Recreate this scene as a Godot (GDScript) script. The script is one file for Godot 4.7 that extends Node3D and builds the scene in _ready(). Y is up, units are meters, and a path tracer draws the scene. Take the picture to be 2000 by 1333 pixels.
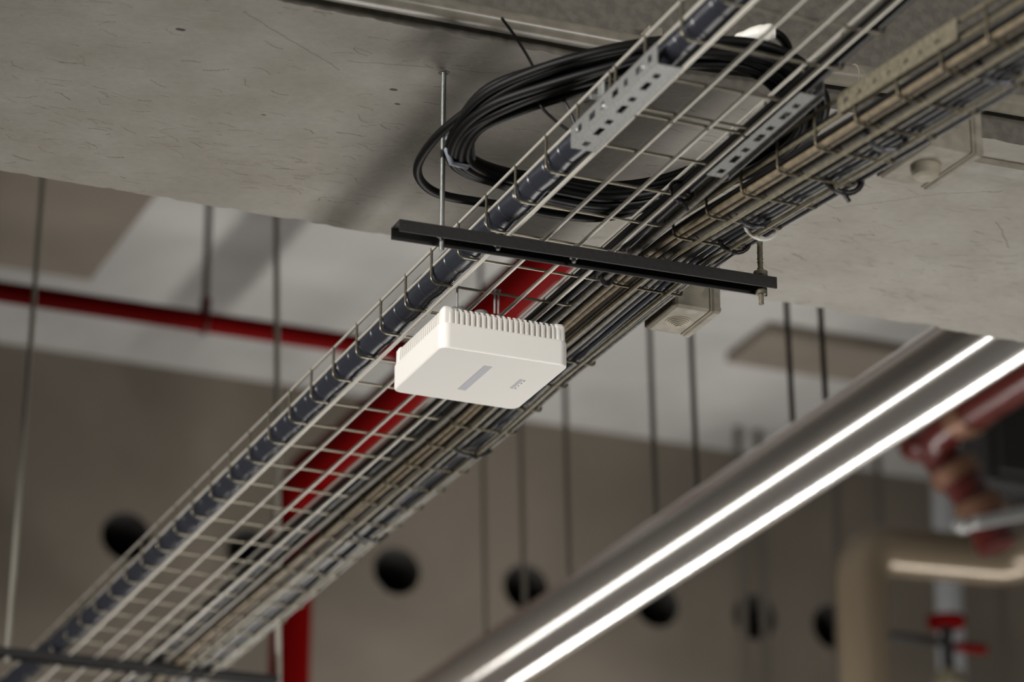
extends Node3D
# World: x runs across the cable trays, y is up (0 = tray bottom), z runs along the trays (towards the camera = +z). Metres.

class MB:
	var v := PackedVector3Array()
	var n := PackedVector3Array()
	var t := PackedVector2Array()
	var ix := PackedInt32Array()
	func pt(p: Vector3, nn: Vector3, uv := Vector2.ZERO) -> int:
		v.append(p); n.append(nn); t.append(uv)
		return v.size() - 1
	func tri(a: int, b: int, c: int) -> void:
		var g := (v[b] - v[a]).cross(v[c] - v[a])
		if g.dot(n[a] + n[b] + n[c]) > 0.0:
			ix.append(a); ix.append(c); ix.append(b)
		else:
			ix.append(a); ix.append(b); ix.append(c)
	func poly(ps: Array, out: Vector3) -> void:      # flat convex polygon facing «out»
		var nn: Vector3 = (ps[1] - ps[0]).cross(ps[2] - ps[0]).normalized()
		if nn.dot(out) < 0.0:
			nn = -nn
		var i0 := v.size()
		for p in ps:
			pt(p, nn, Vector2(p.x + p.y, p.z))
		for i in range(1, ps.size() - 1):
			tri(i0, i0 + i, i0 + i + 1)
	func mesh() -> ArrayMesh:
		var a := []
		a.resize(Mesh.ARRAY_MAX)
		a[Mesh.ARRAY_VERTEX] = v; a[Mesh.ARRAY_NORMAL] = n; a[Mesh.ARRAY_TEX_UV] = t; a[Mesh.ARRAY_INDEX] = ix
		var m := ArrayMesh.new()
		m.add_surface_from_arrays(Mesh.PRIMITIVE_TRIANGLES, a)
		return m
	# chamfered box
	func box(c: Vector3, s: Vector3, b := 0.0, q := Basis.IDENTITY) -> MB:
		var h := s * 0.5
		b = minf(b, minf(h.x, minf(h.y, h.z)) * 0.8)
		var f := func(sx, sy, sz, k) -> Vector3:   # corner on the face of axis k
			var p := Vector3(sx * (h.x - b), sy * (h.y - b), sz * (h.z - b))
			p[k] += b * [sx, sy, sz][k]
			return c + q * p
		for k in 3:
			for d in [-1, 1]:
				var ps := []
				for e in [[-1, -1], [1, -1], [1, 1], [-1, 1]]:
					var g := [0, 0, 0]
					g[k] = d; g[(k + 1) % 3] = e[0]; g[(k + 2) % 3] = e[1]
					ps.append(f.call(g[0], g[1], g[2], k))
				var o := Vector3.ZERO
				o[k] = d
				poly(ps, q * o)
		if b > 0.0:
			for k in 3:
				for d in [-1, 1]:
					for e in [-1, 1]:
						var g := [0, 0, 0]
						g[(k + 1) % 3] = d; g[(k + 2) % 3] = e
						var lo := g.duplicate()
						var hi := g.duplicate()
						lo[k] = -1; hi[k] = 1
						var o := Vector3(g[0], g[1], g[2])
						poly([f.call(lo[0], lo[1], lo[2], (k + 1) % 3), f.call(hi[0], hi[1], hi[2], (k + 1) % 3), f.call(hi[0], hi[1], hi[2], (k + 2) % 3), f.call(lo[0], lo[1], lo[2], (k + 2) % 3)], q * o)
			for sx in [-1, 1]:
				for sy in [-1, 1]:
					for sz in [-1, 1]:
						poly([f.call(sx, sy, sz, 0), f.call(sx, sy, sz, 1), f.call(sx, sy, sz, 2)], q * Vector3(sx, sy, sz))
		return self
	# tube along a path; rad(i) may vary through «radii»
	func tube(path: PackedVector3Array, r: float, seg := 8, closed := false, radii := PackedFloat32Array()) -> MB:
		var m := path.size()
		var dir := func(i: int) -> Vector3:
			if closed:
				return (path[(i + 1) % m] - path[(i + m - 1) % m]).normalized()
			return (path[mini(i + 1, m - 1)] - path[maxi(i - 1, 0)]).normalized()
		var d0: Vector3 = dir.call(0)
		var up := Vector3.UP if absf(d0.y) < 0.9 else Vector3.RIGHT
		var side := d0.cross(up).normalized()
		var first := v.size()
		var last := d0
		var length := 0.0
		var rings := m + 1 if closed else m
		for k in rings:
			var i := k % m
			var d: Vector3 = dir.call(i)
			var ax := last.cross(d)
			if ax.length() > 1e-6:
				side = side.rotated(ax.normalized(), last.angle_to(d))
			side = (side - d * side.dot(d)).normalized()
			last = d
			var o2 := d.cross(side)
			if k > 0:
				length += path[i].distance_to(path[(k - 1) % m])
			var rr := r if radii.is_empty() else radii[i]
			var slope := 0.0
			if not radii.is_empty() and i > 0 and i < m - 1:
				slope = (radii[i + 1] - radii[i - 1]) / maxf(1e-6, path[i + 1].distance_to(path[i - 1]))
			for j in seg + 1:
				var a := TAU * j / seg
				var nn := side * cos(a) + o2 * sin(a)
				pt(path[i] + nn * rr, (nn - d * slope).normalized(), Vector2(float(j) / seg, length))
		for k in rings - 1:
			for j in seg:
				var a := first + k * (seg + 1) + j
				tri(a, a + 1, a + seg + 1)
				tri(a + 1, a + seg + 2, a + seg + 1)
		if not closed:
			for e in [0, m - 1]:
				var nn: Vector3 = dir.call(e) * (-1.0 if e == 0 else 1.0)
				var c := pt(path[e], nn)
				var i0 := v.size()
				for j in seg + 1:
					pt(v[first + e * (seg + 1) + j], nn)
				for j in seg:
					tri(c, i0 + j, i0 + j + 1)
		return self
	# profile of (radius, height) pairs turned about «axis» from «c»
	func lathe(c: Vector3, axis: Vector3, prof: Array, seg := 24) -> MB:
		var w := axis.normalized()
		var u := w.cross(Vector3.UP if absf(w.y) < 0.9 else Vector3.RIGHT).normalized()
		var s := w.cross(u)
		for k in prof.size() - 1:
			var a: Vector2 = prof[k]
			var b: Vector2 = prof[k + 1]
			var d := (b - a).normalized()
			var i0 := v.size()
			for j in seg + 1:
				var g := TAU * j / seg
				var rad := u * cos(g) + s * sin(g)
				var nn := (rad * d.y - w * d.x).normalized()
				pt(c + rad * a.x + w * a.y, nn, Vector2(float(j) / seg, a.y))
				pt(c + rad * b.x + w * b.y, nn, Vector2(float(j) / seg, b.y))
			for j in seg:
				tri(i0 + j * 2, i0 + j * 2 + 1, i0 + j * 2 + 2)
				tri(i0 + j * 2 + 1, i0 + j * 2 + 3, i0 + j * 2 + 2)
		return self
	# closed 2D outline swept along «along»; x of the outline lies on ex, y on ey
	func extrude(poly2: PackedVector2Array, o: Vector3, ex: Vector3, ey: Vector3, along: Vector3) -> MB:
		var m := poly2.size()
		var mid := Vector2.ZERO
		var ccw := 0.0
		for i in m:
			ccw += poly2[i].cross(poly2[(i + 1) % m])
		for i in m:
			var a := poly2[i]
			var b := poly2[(i + 1) % m]
			var e := (b - a).normalized()
			var o2 := Vector2(e.y, -e.x) * signf(ccw)
			var A := o + ex * a.x + ey * a.y
			var B := o + ex * b.x + ey * b.y
			poly([A, B, B + along, A + along], ex * o2.x + ey * o2.y)
		var tr := Geometry2D.triangulate_polygon(poly2)
		for k in range(0, tr.size(), 3):
			var P := []
			for q in 3:
				P.append(o + ex * poly2[tr[k + q]].x + ey * poly2[tr[k + q]].y)
			poly(P, -along)
			poly([P[0] + along, P[1] + along, P[2] + along], along)
		return self
	# plate with rectangular slots; slots are Rect2 in (u, w) sorted by u, not overlapping in u
	func slotted(o: Vector3, eu: Vector3, ew: Vector3, L: float, W: float, th: float, slots: Array) -> MB:
		var en := eu.cross(ew).normalized()
		var at := func(u, w, z) -> Vector3: return o + eu * u + ew * w + en * z
		var face := func(u0, u1, w0, w1) -> void:
			if u1 - u0 < 1e-5 or w1 - w0 < 1e-5:
				return
			poly([at.call(u0, w0, 0.0), at.call(u1, w0, 0.0), at.call(u1, w1, 0.0), at.call(u0, w1, 0.0)], -en)
			poly([at.call(u0, w0, th), at.call(u1, w0, th), at.call(u1, w1, th), at.call(u0, w1, th)], en)
		var u := 0.0
		for s in slots:
			face.call(u, s.position.x, 0.0, W)
			face.call(s.position.x, s.end.x, 0.0, s.position.y)
			face.call(s.position.x, s.end.x, s.end.y, W)
			var c := [s.position, Vector2(s.end.x, s.position.y), s.end, Vector2(s.position.x, s.end.y)]
			for k in 4:
				var a: Vector2 = c[k]
				var b: Vector2 = c[(k + 1) % 4]
				var mid: Vector2 = s.get_center() - (a + b) * 0.5
				poly([at.call(a.x, a.y, 0.0), at.call(b.x, b.y, 0.0), at.call(b.x, b.y, th), at.call(a.x, a.y, th)], eu * mid.x + ew * mid.y)
			u = s.end.x
		face.call(u, L, 0.0, W)
		var c := [Vector2(0, 0), Vector2(L, 0), Vector2(L, W), Vector2(0, W)]
		for k in 4:
			var a: Vector2 = c[k]
			var b: Vector2 = c[(k + 1) % 4]
			var mid: Vector2 = (a + b) * 0.5 - Vector2(L, W) * 0.5
			poly([at.call(a.x, a.y, 0.0), at.call(b.x, b.y, 0.0), at.call(b.x, b.y, th), at.call(a.x, a.y, th)], eu * mid.x + ew * mid.y)
		return self

var M := {}
var used := {}
var rng := RandomNumberGenerator.new()

func numbered(called: String) -> String:
	if not used.has(called):
		used[called] = 0
		return called
	used[called] += 1
	return "%s_%03d" % [called, used[called]]

func tag(o: Node, label: String, category: String, group := "") -> Node:
	o.set_meta("label", label)
	o.set_meta("category", category)
	if group:
		o.set_meta("group", group)
	return o

func thing(called: String, label: String, category: String, at := Vector3.ZERO, group := "") -> Node3D:
	var o := Node3D.new()
	o.name = numbered(called)
	add_child(o)
	o.position = at
	tag(o, label, category, group)
	return o

func gpos(o: Node) -> Vector3:
	var p := Vector3.ZERO
	while o != null and o != self:
		p += o.position
		o = o.get_parent()
	return p

# every mesh is built in world coordinates; a part is moved back by its parent's place
func obj(called: String, shape, m: Material, parent: Node = self, off := Vector3.ZERO) -> MeshInstance3D:
	var o := MeshInstance3D.new()
	o.mesh = shape.mesh() if shape is MB else shape
	o.material_override = null
	o.set_surface_override_material(0, m)
	o.name = numbered(called) if parent == self else called
	parent.add_child(o, true)
	o.position = off - gpos(parent)
	o.cast_shadow = GeometryInstance3D.SHADOW_CASTING_SETTING_ON
	return o

func struct(called: String, shape, m: Material) -> MeshInstance3D:
	var o := obj(called, shape, m)
	o.set_meta("kind", "structure")
	return o

func mat(called: String, c: Color, rough: float, metal := 0.0, noise := 0.0, freq := 0.02, scale := 6.0, bump := 0.0) -> StandardMaterial3D:
	var m := StandardMaterial3D.new()
	m.resource_name = called
	m.albedo_color = c
	m.roughness = rough
	m.metallic = metal
	if noise > 0.0:
		var f := FastNoiseLite.new()
		f.seed = called.hash() % 1000
		f.frequency = freq
		f.fractal_octaves = 5
		var g := Gradient.new()
		g.set_color(0, Color(1 - noise, 1 - noise, 1 - noise)); g.set_color(1, Color(1, 1, 1))
		g.set_offset(0, 0.25); g.set_offset(1, 0.75)
		var t := NoiseTexture2D.new()
		t.width = 256; t.height = 256; t.seamless = true
		t.noise = f; t.color_ramp = g
		m.albedo_texture = t
		if bump > 0.0:
			m.heightmap_enabled = true
			m.heightmap_texture = t
			m.heightmap_scale = bump
		m.uv1_triplanar = true
		m.uv1_world_triplanar = true
		m.uv1_scale = Vector3.ONE * scale
	return m

# polyline with rounded corners
func rounded(ps: Array, r: float, steps := 4) -> PackedVector3Array:
	var out := PackedVector3Array()
	out.append(ps[0])
	for i in range(1, ps.size() - 1):
		var a: Vector3 = (ps[i - 1] - ps[i]).normalized()
		var b: Vector3 = (ps[i + 1] - ps[i]).normalized()
		var d := minf(r, minf(ps[i].distance_to(ps[i - 1]), ps[i].distance_to(ps[i + 1])) * 0.49)
		for k in steps + 1:
			var s := float(k) / steps
			var p: Vector3 = ps[i] + a * d * (1 - s) * (1 - s) + b * d * s * s
			out.append(p)
	out.append(ps[-1])
	return out

# smooth curve through points
func spline(ps: Array, per: int, closed := false) -> PackedVector3Array:
	var out := PackedVector3Array()
	var m := ps.size()
	var last := m if closed else m - 1
	for i in last:
		var a: Vector3 = ps[(i + m - 1) % m] if closed or i > 0 else ps[0]
		var b: Vector3 = ps[i]
		var c: Vector3 = ps[(i + 1) % m]
		var d: Vector3 = ps[(i + 2) % m] if closed or i + 2 < m else ps[m - 1]
		for k in per:
			out.append(b.cubic_interpolate(c, a, d, float(k) / per))
	if not closed:
		out.append(ps[m - 1])
	return out

func line(a: Vector3, b: Vector3, r: float, seg := 8) -> MB:
	return MB.new().tube(PackedVector3Array([a, b]), r, seg)

func ty2(z: float) -> float:     # the narrow tray dips towards the camera after the bracket
	var zs := [-4.0, -1.0, -0.8, -0.5, -0.28, 0.9]
	var ys := [-0.008, -0.004, 0.004, 0.003, 0.0, -0.128]
	for i in zs.size() - 1:
		if z <= zs[i + 1]:
			return lerpf(ys[i], ys[i + 1], (z - zs[i]) / (zs[i + 1] - zs[i]))
	return -0.128

# ------------------------------------------------------------------ textures
func plaster_textures() -> Array:
	var W := 2048
	var H := 768
	var fa := FastNoiseLite.new()
	fa.seed = 11; fa.frequency = 0.006; fa.fractal_octaves = 5
	var fb := FastNoiseLite.new()
	fb.seed = 5; fb.frequency = 0.05; fb.fractal_octaves = 3
	var a := fa.get_image(W, H).get_data()
	var big := FastNoiseLite.new()
	big.seed = 23; big.frequency = 0.02; big.fractal_octaves = 4; big.domain_warp_enabled = true; big.domain_warp_amplitude = 40.0
	var trowel := big.get_image(W / 4, H)                      # stretched four times along x: trowel marks
	trowel.resize(W, H, Image.INTERPOLATE_CUBIC)
	trowel.convert(Image.FORMAT_L8)
	var tw := trowel.get_data()
	var g := fb.get_image(W, H).get_data()
	var col := PackedByteArray()
	col.resize(W * H * 3)
	var hgt := PackedByteArray()
	hgt.resize(W * H)
	for i in W * H:
		var k := 1.0 - 0.10 * (a[i] / 255.0) - 0.05 * (g[i] / 255.0)
		var warm := 0.03 * (a[i] / 255.0)
		col[i * 3] = int(255 * k); col[i * 3 + 1] = int(255 * (k - warm * 0.3)); col[i * 3 + 2] = int(255 * (k - warm))
		hgt[i] = int(clampf(0.72 * tw[i] + 0.1 * g[i], 0, 255))
	var ic := Image.create_from_data(W, H, false, Image.FORMAT_RGB8, col)
	var ih := Image.create_from_data(W, H, false, Image.FORMAT_L8, hgt)
	var px := func(x: float, z: float) -> Vector2: return Vector2((x + 0.8) / 2.1 * W, (z + 0.85) / 0.72 * H)
	var mark := func(p: Vector2, dark: float) -> void:
		var x := posmod(int(p.x), W)
		var y := clampi(int(p.y), 1, H - 2)
		var c := ic.get_pixel(x, y)
		ic.set_pixel(x, y, Color(c.r * dark, c.g * dark * 0.98, c.b * dark * 0.93))
		ih.set_pixel(x, y, Color(0.05, 0.05, 0.05))
		var hi := ih.get_pixel(x, y + 1).r
		ih.set_pixel(x, y + 1, Color(1, 1, 1) * minf(1.0, hi + 0.25))
	var crack := func(p: Vector2, ang: float, n: int, jit: float, dark: float, w: int) -> void:
		for i in n:
			p += Vector2(cos(ang), sin(ang))
			ang += rng.randf_range(-jit, jit)
			if rng.randf() < 0.93:
				for q in w:
					mark.call(p + Vector2(0, q), lerpf(1.0, dark, rng.randf_range(0.5, 1.0)))
	for i in 900:
		var zz := rng.randf_range(-0.82, -0.18) if rng.randf() < 0.6 else rng.randf_range(-0.74, -0.5)
		var p: Vector2 = px.call(rng.randf_range(-0.75, 1.25), zz)
		crack.call(p, rng.randf_range(-0.2, 0.2) + (PI if rng.randf() < 0.5 else 0.0), rng.randi_range(6, 36), 0.22, rng.randf_range(0.6, 0.88), 1 + int(rng.randf() < 0.2))
	# long hairline cracks at the right and a few dark holes
	for c in [[0.52, -0.42, 0.62, -0.47], [0.62, -0.47, 0.74, -0.36], [0.74, -0.36, 0.8, -0.33], [0.86, -0.42, 0.93, -0.5], [-0.2, -0.3, 0.0, -0.25], [-0.37, -0.22, -0.2, -0.33]]:
		var p: Vector2 = px.call(c[0], c[1])
		var q: Vector2 = px.call(c[2], c[3])
		var n := int(p.distance_to(q))
		var w := 0.0
		for i in n:
			w = clampf(w + rng.randf_range(-0.8, 0.8), -7, 7)
			mark.call(p.lerp(q, float(i) / n) + Vector2(0, w), 0.62)
	for c in [[-0.114, -0.356, 3.5], [-0.093, -0.396, 2.5], [-0.43, -0.3, 4.0], [0.3, -0.6, 2.5], [-0.25, -0.5, 2.0]]:
		var p: Vector2 = px.call(c[0], c[1])
		for dy in range(-4, 5):
			for dx in range(-6, 7):
				if Vector2(dx * 0.6, dy).length() < c[2]:
					mark.call(p + Vector2(dx, dy), 0.4)
	return [ImageTexture.create_from_image(ic), ImageTexture.create_from_image(ih)]

func print_texture() -> ImageTexture:     # the black conduit with its small broken white print
	var W := 128
	var H := 1024
	var im := Image.create(W, H, false, Image.FORMAT_RGB8)
	im.fill(Color(0.165, 0.175, 0.20))
	var y := 10
	while y < H - 140:
		for word in rng.randi_range(2, 4):                 # illegible small print: short rows of strokes
			for letter in rng.randi_range(2, 6):
				var x0 := 26
				var c := Color(0.50, 0.51, 0.52)
				if rng.randf() < 0.8:
					im.fill_rect(Rect2i(x0, y, 3, 1), c)
				if rng.randf() < 0.6:
					im.fill_rect(Rect2i(x0 + rng.randi_range(0, 2), y, 1, 4), c)
				y += 6
			y += 6
		y += rng.randi_range(60, 150)
	return ImageTexture.create_from_image(im)

# ------------------------------------------------------------------ the scene
func _ready() -> void:
	rng.seed = 77
	# camera
	var cam := Camera3D.new()
	cam.name = "camera"
	cam.keep_aspect = Camera3D.KEEP_HEIGHT
	cam.near = 0.1
	cam.far = 60.0
	var lens := CameraAttributesPhysical.new()
	lens.frustum_focal_length = 111.57
	lens.frustum_near = 0.1
	lens.frustum_far = 60.0
	lens.frustum_focus_distance = 4.33
	lens.exposure_aperture = 3.1
	cam.attributes = lens
	cam.fov = 12.278
	cam.transform = Transform3D(Basis(Vector3(0.92247, 0.00366, 0.38605), Vector3(-0.14574, 0.92926, 0.33946), Vector3(-0.35750, -0.36941, 0.85775)).orthonormalized(), Vector3(-1.44761, -1.68802, 3.26345))
	add_child(cam)
	cam.current = true
	# environment
	var we := WorldEnvironment.new()
	we.name = "environment"
	var e := Environment.new()
	e.background_mode = Environment.BG_COLOR
	e.background_color = Color(0, 0, 0)
	e.tonemap_mode = Environment.TONE_MAPPER_LINEAR
	e.tonemap_exposure = 1.0
	e.sdfgi_enabled = true
	e.ssao_enabled = true
	e.ssil_enabled = true
	we.environment = e
	add_child(we)
	# lamps: [centre, direction of light, length along z, width, energy, colour, label]
	var cool := Color(1.0, 0.985, 0.965)
	for l in [
		[Vector3(-4.0, 0.10, 0.9), Vector3(4.1, -0.1, -1.4), 3.2, 0.30, 25.5, "long batten lamp far to the left of the trays at their height"],
		[Vector3(0.8, -2.3, -1.5), Vector3(0.0, 1, 0.0), 2.2, 0.8, 4.0, "added wide fill light under the trays behind the beam"],  # unseen fill added to brighten the beam soffit from below
		[Vector3(1.2, -0.5, 3.4), Vector3(-1.1, 0.4, -3.8), 1.2, 0.3, 4.5, "added short fill light in front of the trays beside the viewer"],  # unseen fill added for the front of the white box
		[Vector3(0.45, -0.30, -3.45), Vector3(0.25, 0.97, 0), 3.0, 0.10, 1.15, "batten lamp hung below and left of the silver pipe"],
		[Vector3(1.95, -0.30, -3.45), Vector3(-0.2, 0.98, 0), 3.0, 0.10, 4.3, "batten lamp hung below and right of the silver pipe"],
		[Vector3(3.35, -0.25, -3.8), Vector3(-0.35, 0.94, 0.02), -0.9, 0.10, 1.1, "short batten lamp hung under the beige clad pipe"],
	]:
		batten(l[0], l[1].normalized(), l[2], l[3], l[4], cool, l[5])
	materials()
	setting()
	supports()
	tray_wide()
	tray_narrow()
	conduit_in_tray()
	access_point()
	cable_coil()
	tray_cables()
	ties()
	junction_boxes()
	ceiling_conduits()
	background_pipes()

func batten(c: Vector3, d: Vector3, L: float, w: float, energy: float, col: Color, label: String) -> void:
	var t := thing("batten_or_fill_lamp", label, "lamp", c)
	var side := Vector3(0, 0, 1) if absf(d.z) < 0.8 and L > 0.0 else Vector3(1, 0, 0)
	L = absf(L)                                     # a negative length asks for a lamp that runs along x
	side = (side - d * d.dot(side)).normalized()
	var across := d.cross(side)
	var q := Basis(side, across, side.cross(across))
	var hm := StandardMaterial3D.new()
	hm.albedo_color = Color(0.85, 0.85, 0.85)
	hm.roughness = 0.5
	obj("housing", MB.new().box(c - d * 0.05, Vector3(L + 0.05, w + 0.04, 0.07), 0.008, q), hm, t)
	var em := StandardMaterial3D.new()
	em.albedo_color = Color(0.9, 0.9, 0.9)
	em.emission_enabled = true
	em.emission = col
	em.emission_energy_multiplier = 2.0
	obj("diffuser", MB.new().box(c - d * 0.008, Vector3(L, w, 0.014), 0.004, q), em, t)
	var a := AreaLight3D.new()
	a.name = "light"
	a.area_size = Vector2(L, w)
	a.light_energy = energy
	a.light_color = col
	a.area_range = 30.0
	a.area_attenuation = 2.0
	a.shadow_enabled = true
	t.add_child(a)
	# an area light shines along its own -z
	a.transform = Transform3D(Basis(side, (-d).cross(side), -d), d * 0.012)

func materials() -> void:
	var pt := plaster_textures()
	var pl := StandardMaterial3D.new()
	pl.resource_name = "painted plaster"
	pl.albedo_color = Color(0.62, 0.605, 0.575)
	pl.albedo_texture = pt[0]
	pl.roughness = 0.75
	pl.heightmap_enabled = true
	pl.heightmap_texture = pt[1]
	pl.heightmap_scale = 0.17
	M.plaster = pl
	M.rough = mat("rough concrete", Color(0.40, 0.385, 0.355), 0.95, 0.0, 0.12, 0.03, 6.0, 0.05)
	M.slab = mat("slab paint", Color(0.58, 0.575, 0.565), 0.8, 0.0, 0.08, 0.01, 0.6)
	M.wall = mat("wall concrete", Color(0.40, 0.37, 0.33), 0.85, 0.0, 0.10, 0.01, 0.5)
	M.hole = mat("dark hole lining", Color(0.16, 0.15, 0.14), 0.95)  # shade inside the core holes is painted into this colour
	M.floor = mat("floor concrete", Color(0.5, 0.49, 0.47), 0.7, 0.0, 0.2, 0.02, 0.5)
	M.wire = mat("zinc wire", Color(0.86, 0.845, 0.805), 0.3, 0.45)
	M.wire_dusty = mat("dusty zinc wire", Color(0.55, 0.52, 0.435), 0.40, 0.4, 0.2, 0.03, 9.0)
	M.cross = mat("zinc cross wire", Color(0.44, 0.42, 0.37), 0.30, 0.75)
	M.cross_dusty = mat("dusty zinc cross wire", Color(0.40, 0.37, 0.30), 0.40, 0.6, 0.2, 0.03, 9.0)
	M.galv = mat("galvanised sheet", Color(0.70, 0.705, 0.70), 0.30, 0.6, 0.12, 0.05, 14.0)
	M.galv_dusty = mat("dusty galvanised sheet", Color(0.49, 0.465, 0.39), 0.6, 0.3, 0.2, 0.04, 10.0)
	M.rod = mat("threaded zinc rod", Color(0.66, 0.67, 0.66), 0.35, 0.9, 0.35, 0.3, 30.0, 0.05)
	M.rod_dark = mat("dull steel rod", Color(0.36, 0.34, 0.31), 0.55, 0.5)
	M.rod_pale = mat("pale zinc rod", Color(0.54, 0.53, 0.49), 0.5, 0.3)
	M.black = mat("black painted steel", Color(0.088, 0.087, 0.087), 0.6, 0.0, 0.3, 0.05, 9.0)
	M.white = mat("white plastic", Color(0.925, 0.915, 0.895), 0.42)
	M.grey_print = mat("grey print", Color(0.74, 0.745, 0.77), 0.45)
	M.white_print = mat("white print", Color(0.97, 0.97, 0.96), 0.5)
	M.dark_print = mat("dark print", Color(0.35, 0.35, 0.36), 0.5)
	M.jbox = mat("weathered grey plastic", Color(0.62, 0.595, 0.54), 0.6, 0.0, 0.12, 0.02, 6.0)
	M.jbox_dirt = mat("grimy grey plastic", Color(0.36, 0.33, 0.28), 0.8, 0.0, 0.25, 0.04, 8.0)
	M.grommet = mat("grey rubber", Color(0.64, 0.615, 0.55), 0.6)
	M.pvc = mat("painted conduit", Color(0.50, 0.48, 0.435), 0.3, 0.0, 0.12, 0.02, 5.0)
	M.red = mat("red paint", Color(0.31, 0.004, 0.003), 0.6)
	M.red.metallic_specular = 0.12
	M.dark_red = mat("dark red paint", Color(0.24, 0.07, 0.055), 0.28)
	M.brass = mat("brass fitting", Color(0.42, 0.31, 0.245), 0.32, 0.5)
	M.alu = mat("aluminium cladding", Color(0.80, 0.79, 0.775), 0.2, 0.9)
	M.beige = mat("beige cladding", Color(0.44, 0.395, 0.33), 0.25, 0.3)
	M.pale_pipe = mat("pale pvc", Color(0.52, 0.53, 0.54), 0.4)
	var cb := StandardMaterial3D.new()
	cb.resource_name = "black conduit"
	cb.albedo_texture = print_texture()
	cb.uv1_scale = Vector3(1, 2.2, 1)
	cb.roughness = 0.27
	M.conduit = cb
	M.cable_black = mat("black cable", Color(0.075, 0.075, 0.08), 0.40)
	M.cable_coil = mat("black coil cable", Color(0.022, 0.022, 0.024), 0.5)
	M.cable_coil.metallic_specular = 0.35
	M.cable_grey = mat("grey cable", Color(0.46, 0.445, 0.41), 0.5, 0.0, 0.25, 0.03, 8.0)
	M.cable_light = mat("light grey cable", Color(0.54, 0.53, 0.50), 0.45, 0.0, 0.2, 0.03, 8.0)
	M.cable_tan = mat("tan cable", Color(0.49, 0.44, 0.355), 0.55, 0.0, 0.2, 0.03, 8.0)
	M.cable_brown = mat("brown cable", Color(0.36, 0.325, 0.28), 0.6, 0.0, 0.2, 0.03, 8.0)
	M.cable_blue = mat("blue grey cable", Color(0.17, 0.185, 0.22), 0.4)
	M.dusty_conduit = mat("dusty conduit", Color(0.36, 0.34, 0.305), 0.65, 0.0, 0.25, 0.03, 8.0)
	M.tie_black = mat("black tie", Color(0.07, 0.07, 0.075), 0.4)
	M.tie_grey = mat("grey tie", Color(0.20, 0.205, 0.225), 0.4)
	M.strap = mat("grey strap", Color(0.50, 0.52, 0.56), 0.4)
	M.tie_white = mat("white tie", Color(0.86, 0.85, 0.82), 0.4)

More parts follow.
